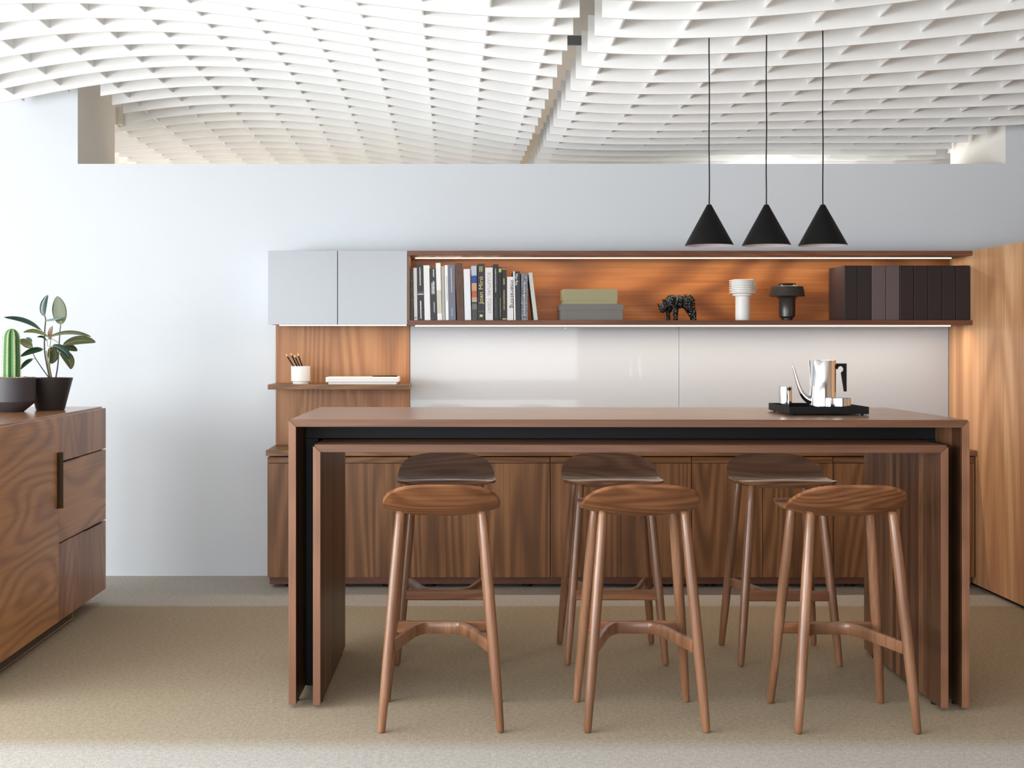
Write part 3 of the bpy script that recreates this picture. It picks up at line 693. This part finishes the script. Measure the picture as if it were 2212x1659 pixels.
b_ = bmesh.new(); bm_prism(b_, [(.0025, hj-.002), (.0125, hj-.002), (.0125, hj-.009), (.0105, hj-.014), (.0045, hj-.014), (.0025, hj-.009)], -r-.016, -r+.0015); obj('handle', b_, 'black_matte', t, bevel=.001)
yb_ = 5.18; k = yb_/F
t = thing('sugar_bowl', 'low polished steel bowl right of the coffee pot', 'bowl', (PX(1815.3, yb_), yb_, zf))
hb = PZ(860, yb_)-zf; r = 22*k
b_ = bmesh.new(); bm_lathe(b_, [(0, 0), (r-.001, 0), (r, .001), (r, hb), (r-.0012, hb), (r-.0012, .003), (0, .003)], seg=56, cap=False); obj('bowl_body', b_, 'steel', t, smooth=True, angle=30)

# ------------------------------------------------------------------ pendant lamps
yl = 5.44
for i, (px, lab) in enumerate(((1532, 'left'), (1655.5, 'middle'), (1777.5, 'right'))):
    t = thing('pendant_lamp', 'black cone pendant lamp over the bar table, %s one of three' % lab, 'lamp', (PX(px, yl), yl, PZ(530.5, yl)), group='black cone pendant lamps')
    k = yl/F; rb, hb = 51.5*k, 87*k
    b_ = bmesh.new()
    bm_lathe(b_, [(rb, 0), (rb+.0008, .002), (5.6*k, hb-.001), (5.0*k, hb)], seg=72, cap=False)
    bm_lathe(b_, [(rb, 0), (rb-.0025, .001), (4*k, hb-.006), (0, hb-.006)], seg=72, mi=1, cap=False)
    sh = obj('lamp_shade', b_, ['lamp_black', 'lamp_inside'], t, smooth=True, angle=40)
    b_ = bmesh.new(); bm_lathe(b_, [(5.2*k, hb-.0015), (5.2*k, hb+.002), (2*k, hb+.004)], seg=32); obj('cap', b_, 'lamp_black', t, smooth=True, angle=30)
    b_ = bmesh.new(); P_ = []
    for j in range(25):
        z = hb+(RZ-PZ(530.5, yl)-hb)*j/24; P_.append((.0008*math.sin(j*1.1+i*2)*(1 if 0 < j < 24 else 0), .0006*math.cos(j*1.7+i), z))
    bm_tube(b_, P_, .0026, 8); obj('cord', b_, 'black_matte', t, smooth=True)

# ------------------------------------------------------------------ sideboard
SX = -1.80; sy0, sy1, sym = 4.86, 6.90, 6.075
t = thing('sideboard', 'walnut sideboard on a bronze sled base at the left edge, plants on it', 'sideboard', (SX, 0, 0))
box('body', -.48, -.0215, sy0+.004, sy1-.004, .072, 1.001, 'walnut_side', t)
box('top_panel', -.485, -.020, sy0, sy1, 1.0015, 1.020, 'walnut_sidetop', t, .001)
dr = box('door', -.019, 0, sy0, sym-.0015, .068, 1.012, 'walnut_sidebig', t, .0008)
b_ = bmesh.new(); bm_box(b_, .0, .021, sym-.006, sym-.0025, .590, .848); bm_box(b_, .0, .003, sym-.035, sym-.006, .590, .848)
obj('pull', b_, 'bronze', dr, bevel=.0008)
for z0, z1, m_ in ((.802, 1.012, 'walnut_side'), (.4305, .796, 'walnut_sidebig'), (.068, .4245, 'walnut_side')):
    dr = box('drawer', -.019, 0, sym+.0015, sy1, z0, z1, m_, t, .0008)
    if z0 < .8:
        a = sym+.06 if z0 > .2 else sym+.42
        box('pull', -.012, .010, a, a+(.24 if z0 > .2 else .30), z1, z1+.0025, 'bronze', dr)
b_ = bmesh.new(); zr = .013
bm_tube(b_, [(-.036, sy0+.47, zr), (-.036, 6.413, zr)], .006, 8); bm_tube(b_, [(-.44, sy0+.47, zr), (-.44, 6.413, zr)], .006, 8)
for y in (sy0+.47, 6.413):
    bm_tube(b_, [(-.036, y, zr), (-.44, y, zr)], .006, 8); bm_tube(b_, [(-.036, y, 0.002), (-.036, y, .072)], .006, 8); bm_tube(b_, [(-.44, y, 0.002), (-.44, y, .072)], .006, 8)
obj('sled_base', b_, 'bronze_bright', t, smooth=True, angle=40)
b_ = bmesh.new(); bm_box(b_, -.43, -.045, sy0+.45, 6.43, .052, .0715); obj('base_rail', b_, 'black_metal', t)

# ------------------------------------------------------------------ cactus
yk = 6.35; zs = 1.020; k = yk/F; cxk = PX(26, yk)
t = thing('potted_cactus', 'ribbed green column cactus with pale ridges in a dark grey bowl-shaped pot', 'cactus', (cxk, yk, zs))
b_ = bmesh.new(); hpot = PZ(815, yk)-zs; rk = 50*k
bm_lathe(b_, [(0, 0), (26*k-.004, 0), (26*k, .003), (rk-.003, 20.5*k), (rk, 23*k), (rk, hpot-.002), (rk-.002, hpot), (rk-.006, hpot-.001), (rk-.007, hpot-.02), (0, hpot-.02)], seg=72, cap=False)
obj('pot', b_, 'pot_grey', t, smooth=True, angle=28)
b_ = bmesh.new(); rng = random.Random(3)
bm_lathe(b_, [(0, hpot-.012), (rk-.007, hpot-.012)], seg=40, cap=False)
for i in range(430):
    a = rng.random()*2*PI; rr = math.sqrt(rng.random())*(rk-.010); s = rng.uniform(.0026, .0055)
    M = Matrix.Translation((rr*math.cos(a), rr*math.sin(a), hpot-.008+rng.random()*.009))@Matrix.Rotation(rng.random()*6, 4, Vector((rng.random(), rng.random(), 1)).normalized())@Matrix.Diagonal((s, s*.8, s*.6, 1))
    bmesh.ops.create_icosphere(b_, subdivisions=1, radius=1, matrix=M)
g = obj('gravel', b_, 'pebble', t, smooth=True); g['kind'] = 'stuff'
hc = PZ(709.8, yk)-zs; R0 = 17.2*k; b_ = bmesh.new(); SEG = 144; NR = 7; rings = []; z0 = hpot-.014; cxo = -.0015
zz = []
for j in range(29):
    u = j/28
    z = z0+(hc-z0)*(u if u < .75 else .75+.25*math.sin((u-.75)/.25*PI/2)); zn = (z-z0)/(hc-z0)
    rr = R0*1.08*(1-max(0, zn-.1)**2*.22) if zn < .80 else R0*1.08*(1-.49*.22)*math.sqrt(max(0, 1-((zn-.80)/.20)**2))
    rr *= .985+.015*zn; row = []
    for i in range(SEG):
        a = 2*PI*i/SEG+.15; rib = abs(math.cos(a*NR/2))**1.3; q = rr*(.74+.28*rib); row.append((b_.verts.new((q*math.cos(a)+cxo, q*math.sin(a), z)), rib))
    rings.append(row)
for A_, B_ in zip(rings, rings[1:]):
    for i in range(SEG):
        f = b_.faces.new((A_[i][0], A_[(i+1) % SEG][0], B_[(i+1) % SEG][0], B_[i][0])); f.material_index = 1 if (A_[i][1]+A_[(i+1) % SEG][1])/2 > .86 else 0
obj('cactus_stem', b_, ['cactus_green', 'cactus_ridge'], t, smooth=True)
b_ = bmesh.new()
for n_ in range(NR):
    a0 = 2*PI*n_/NR
    for j in range(26):
        zn = (j+.5)/26*.97; z = z0+(hc-z0)*zn
        rr = (R0*1.08*(1-max(0, zn-.1)**2*.22) if zn < .80 else R0*math.sqrt(max(0, 1-((zn-.80)/.20)**2)))*1.02
        for q in range(4):
            a = a0+rng.uniform(-.5, .5); d = Vector((math.cos(a), math.sin(a), rng.uniform(-.5, .7))).normalized(); p = Vector((rr*math.cos(a0)+cxo, rr*math.sin(a0), z))
            bm_tube(b_, [p-d*.001, p+d*rng.uniform(.005, .009)], [.0008, .0002], 4, cap=False)
g = obj('spines', b_, 'spine', t); g['kind'] = 'stuff'

# ------------------------------------------------------------------ rubber plant
yr = 6.53; k = yr/F; cxr = PX(108.8, yr)
t = thing('potted_rubber_plant', 'leafy rubber plant in a tapered black pot', 'plant', (cxr, yr, zs))
hp2 = PZ(816, yr)-zs; b_ = bmesh.new()
bm_lathe(b_, [(0, 0), (28.5*k, 0), (30.2*k, .004), (47.4*k, hp2-.001), (47.2*k, hp2), (45.5*k, hp2), (44*k, hp2-.014), (0, hp2-.014)], seg=72, cap=False)
obj('pot', b_, 'pot_black', t, smooth=True, angle=30)
b_ = bmesh.new(); rings = []
for i in range(12):
    rr = 44.5*k*i/11; rings.append([b_.verts.new((rr*math.cos(2*PI*j/36), rr*math.sin(2*PI*j/36), hp2-.008+.009*mnoise.noise(Vector((rr*60, j*.5, 2)))+.004)) for j in range(36)])
for A_, B_ in zip(rings, rings[1:]):
    for j in range(36): b_.faces.new((A_[j], A_[(j+1) % 36], B_[(j+1) % 36], B_[j]))
obj('soil', b_, 'soil', t, smooth=True)
def RPp(zx, zy, dy=0.0):
    y = yr+dy; return Vector((PX(zx/7.9, y)-cxr, dy, PZ(620+zy/7.9, y)-zs))
def stem(pts, r0, r1, mat):
    P_ = [RPp(*p) for p in pts]; Q = []
    for i in range(len(P_)-1):
        p0, p1, p2, p3 = P_[max(0, i-1)], P_[i], P_[i+1], P_[min(len(P_)-1, i+2)]
        for j in range(6):
            u = j/6; Q.append(.5*((2*p1)+(p2-p0)*u+(2*p0-5*p1+4*p2-p3)*u*u+(3*p1-p0-3*p2+p3)*u**3))
    Q.append(P_[-1]); b_ = bmesh.new(); bm_tube(b_, Q, [r0+(r1-r0)*i/(len(Q)-1) for i in range(len(Q))], 10); return obj('stem', b_, mat, t, smooth=True)
stem([(845, 1540, 0), (800, 1330, 0), (762, 1100, .0), (760, 800, .005), (778, 560, .0), (760, 490, 0)], .0042, .0026, 'stem')
stem([(955, 1540, .01), (990, 1300, .012), (1008, 1000, .01), (1020, 800, 0), (1035, 640, 0)], .0036, .0022, 'stem')
stem([(868, 1540, -.01), (825, 1330, -.012), (790, 1090, -.01)], .0034, .003, 'stem_green')
stem([(880, 1540, -.006), (845, 1330, -.005), (850, 1050, 0), (870, 890, .0)], .0032, .0016, 'stem_green')
stem([(830, 1540, .02), (720, 1390, .025), (610, 1225, .03), (560, 1120, .03), (548, 1040, .03)], .003, .0016, 'stem')
def leaf(base, via, tip, w, theta, mat, fold=.18, petiole=None, asym=1):
    p0, p1, p2 = RPp(*base), RPp(*via), RPp(*tip)
    W = w/7.9*k/2/math.cos(math.radians(theta)); b_ = bmesh.new(); rows = []; N = 22; mids = []
    p1 = p1*2-(p0+p2)/2
    for i in range(N+1):
        u = i/N; m = p0*(1-u)**2+p1*2*u*(1-u)+p2*u*u; tg = (p1-p0)*(1-u)+(p2-p1)*u; tg.normalize()
        ip = Vector((-tg.z, 0, tg.x)); ip = ip.normalized() if ip.length > 1e-4 else Vector((1, 0, 0))
        d = (ip*math.cos(math.radians(theta))+Vector((0, 1, 0))*math.sin(math.radians(theta))).normalized(); nrm = tg.cross(d).normalized()
        pr = (math.sin(PI*min(1, u**.92))**.55) if 0 < u < 1 else 0
        pr *= (1-.2*u**8); row = []
        for j in range(7):
            s = -1+j/3; row.append(b_.verts.new(m+d*s*W*pr*(asym if s < 0 else 1)+nrm*fold*W*(s*s)*pr))
        rows.append(row); mids.append(m+nrm*-.0004)
    for A_, B_ in zip(rows, rows[1:]):
        for j in range(6): b_.faces.new((A_[j], A_[j+1], B_[j+1], B_[j]))
    bmesh.ops.remove_doubles(b_, verts=b_.verts, dist=1e-6)
    o = obj('leaf', b_, mat, t, smooth=True); md = o.modifiers.new('thick', 'SOLIDIFY'); md.thickness = .0007
    b_ = bmesh.new(); Q = mids[:-1]
    if petiole: Q = [RPp(*petiole)]+Q
    bm_tube(b_, Q, [.0016*(1-.75*i/(len(Q)-1)) for i in range(len(Q))], 6); obj('midrib', b_, 'midrib', o, smooth=True)
leaf((760, 495), (765, 330), (822, 135), 150, 35, 'leaf_dark', .35)
leaf((1040, 640, -.002), (1020, 400, 0), (975, 155), 262, 10, 'leaf_olive', .12)
leaf((700, 730, -.01), (440, 560, -.02), (65, 517, -.03), 90, 50, 'leaf_dark', .3, (745, 800, 0))
leaf((830, 850, -.005), (620, 745, -.03), (393, 775, -.045), 72, 50, 'leaf_pale', .2, (1000, 950, .01))
leaf((770, 578, 0), (910, 560, -.03), (1065, 528, -.055), 42, 55, 'leaf_teal', .2)
leaf((865, 905), (870, 780), (900, 665), 92, 25, 'leaf_young', .4)
leaf((830, 862, -.01), (1180, 785, -.03), (1560, 852, -.05), 66, 60, 'leaf_olive', .2, (810, 910, 0))
leaf((1070, 1000, .02), (1340, 915, .03), (1635, 945, .03), 150, 45, 'leaf_olive', .15, (1015, 1040, .01))
leaf((890, 1000, -.04), (1080, 1080, -.05), (1190, 1240, -.06), 110, 40, 'leaf_dark', .2, (850, 1040, 0))
leaf((1020, 1110, .0), (1165, 1225, -.01), (1210, 1405, -.02), 150, 35, 'leaf_olive', .2)
leaf((1030, 1020, .03), (1190, 1040, .04), (1320, 1092, .04), 105, 45, 'leaf_olive', .2)
leaf((840, 1035, .02), (905, 1160, .03), (865, 1312, .03), 165, 25, 'leaf_olive', .15)
leaf((735, 1062, 0), (560, 1075, -.02), (345, 1190, -.04), 92, 45, 'leaf_green', .25, (775, 1075, 0))
leaf((560, 1225, .01), (440, 1290, .0), (350, 1410, -.01), 62, 45, 'leaf_green', .2, (610, 1225, .03))
leaf((550, 1045, .03), (450, 950, .03), (310, 930, .03), 150, 30, 'leaf_olive', .2)
leaf((540, 945, .05), (515, 895, .05), (440, 872, .05), 75, 40, 'leaf_teal', .2, (560, 1060, .03))
leaf((800, 925, .0), (735, 848, -.02), (630, 858, -.035), 40, 50, 'leaf_dark', .2, (820, 1020, 0))

# ------------------------------------------------------------------ light: daylight at the windows, strips, lamps in the room beyond, added jamb fill
def area(name, loc, rot, sx, sy, energy, col):
    l = bpy.data.lights.new(name, 'AREA'); l.shape = 'RECTANGLE'; l.size = sx; l.size_y = sy; l.energy = energy; l.color = col
    o = bpy.data.objects.new(name, l); COL.objects.link(o); o.location = loc; o.rotation_euler = rot; return o
DAY = (.93, .97, 1.0)
for a0, a1, z0, z1 in LW:
    area('daylight_window', (RX0+.01, (a0+a1)/2, (z0+z1)/2), (0, -PI/2, 0), z1-z0-.1, a1-a0-.1, LEFT_W, DAY) if False else None
LEFT_E, FRONT_E = 180, 66
for i, (a0, a1, z0, z1) in enumerate(LW):
    area('daylight_window', (RX0+.01, (a0+a1)/2, (z0+z1)/2), (0, -PI/2, 0), z1-z0-.1, a1-a0-.1, LEFT_E*(1, 1, .7, .10, .7)[i], DAY if i < 4 else (1, .93, .84))  # the last two carry fill light for the added windows
for i, (a0, a1, z0, z1) in enumerate(FW):
    area('daylight_window', ((a0+a1)/2, RY0+.01, (z0+z1)/2), (PI/2, 0, 0), a1-a0-.1, z1-z0-.1, FRONT_E*(1.5, 1.25)[i], DAY)
WARM = (1, .86, .70)
area('jamb_fill', (1.95, 8.95, 2.15), Vector((1.25, -.85, .38)).to_track_quat('-Z', 'Y').to_euler(), .5, .35, 11, (1, .98, .96))  # added fill, unseen behind the wall, only brightens the right jamb
area('uplighter', (-1.6, 10.8, .6), (PI, 0, 0), 3.0, 2.4, 22, WARM)
area('uplighter', (2.2, 10.8, .6), (PI, 0, 0), 3.0, 2.4, 14, WARM)
area('shelf_strip', ((PX(897, 7.5)+PX(2054, 7.5))/2, 7.495, 1.829), (0, 0, 0), PX(2054, 7.5)-PX(897, 7.5), .012, 4.0, (1, .80, .54))
area('shelf_strip', ((PX(897, 7.4)+PX(2052, 7.4))/2, 7.395, 1.441), (0, 0, 0), PX(2052, 7.4)-PX(897, 7.4), .012, 9.5, (1, .84, .68))
area('shelf_strip', ((PX(604, 7.38)+PX(878, 7.38))/2, 7.37, 1.444), (0, 0, 0), PX(878, 7.38)-PX(604, 7.38), .012, .9, (1, .84, .66))
w = bpy.data.worlds.new('world'); bpy.context.scene.world = w; w.use_nodes = True
bg = w.node_tree.nodes['Background']; bg.inputs[0].default_value = (.8, .9, 1, 1); bg.inputs[1].default_value = 1.0

# ------------------------------------------------------------------ camera and view
cam = bpy.data.cameras.new('camera'); cam.sensor_width = 36; cam.lens = F/2212*36
cam.shift_x = (1106-CX)/2212; cam.shift_y = -(829.5-CY)/2212
co = bpy.data.objects.new('camera', cam); COL.objects.link(co); co.location = (0, 0, EYE); co.rotation_euler = (PI/2, 0, 0)
sc = bpy.context.scene; sc.camera = co
sc.view_settings.view_transform = 'Standard'; sc.view_settings.look = 'None'; sc.view_settings.gamma = 1
sc.view_settings.use_curve_mapping = False; sc.view_settings.exposure = 0.42
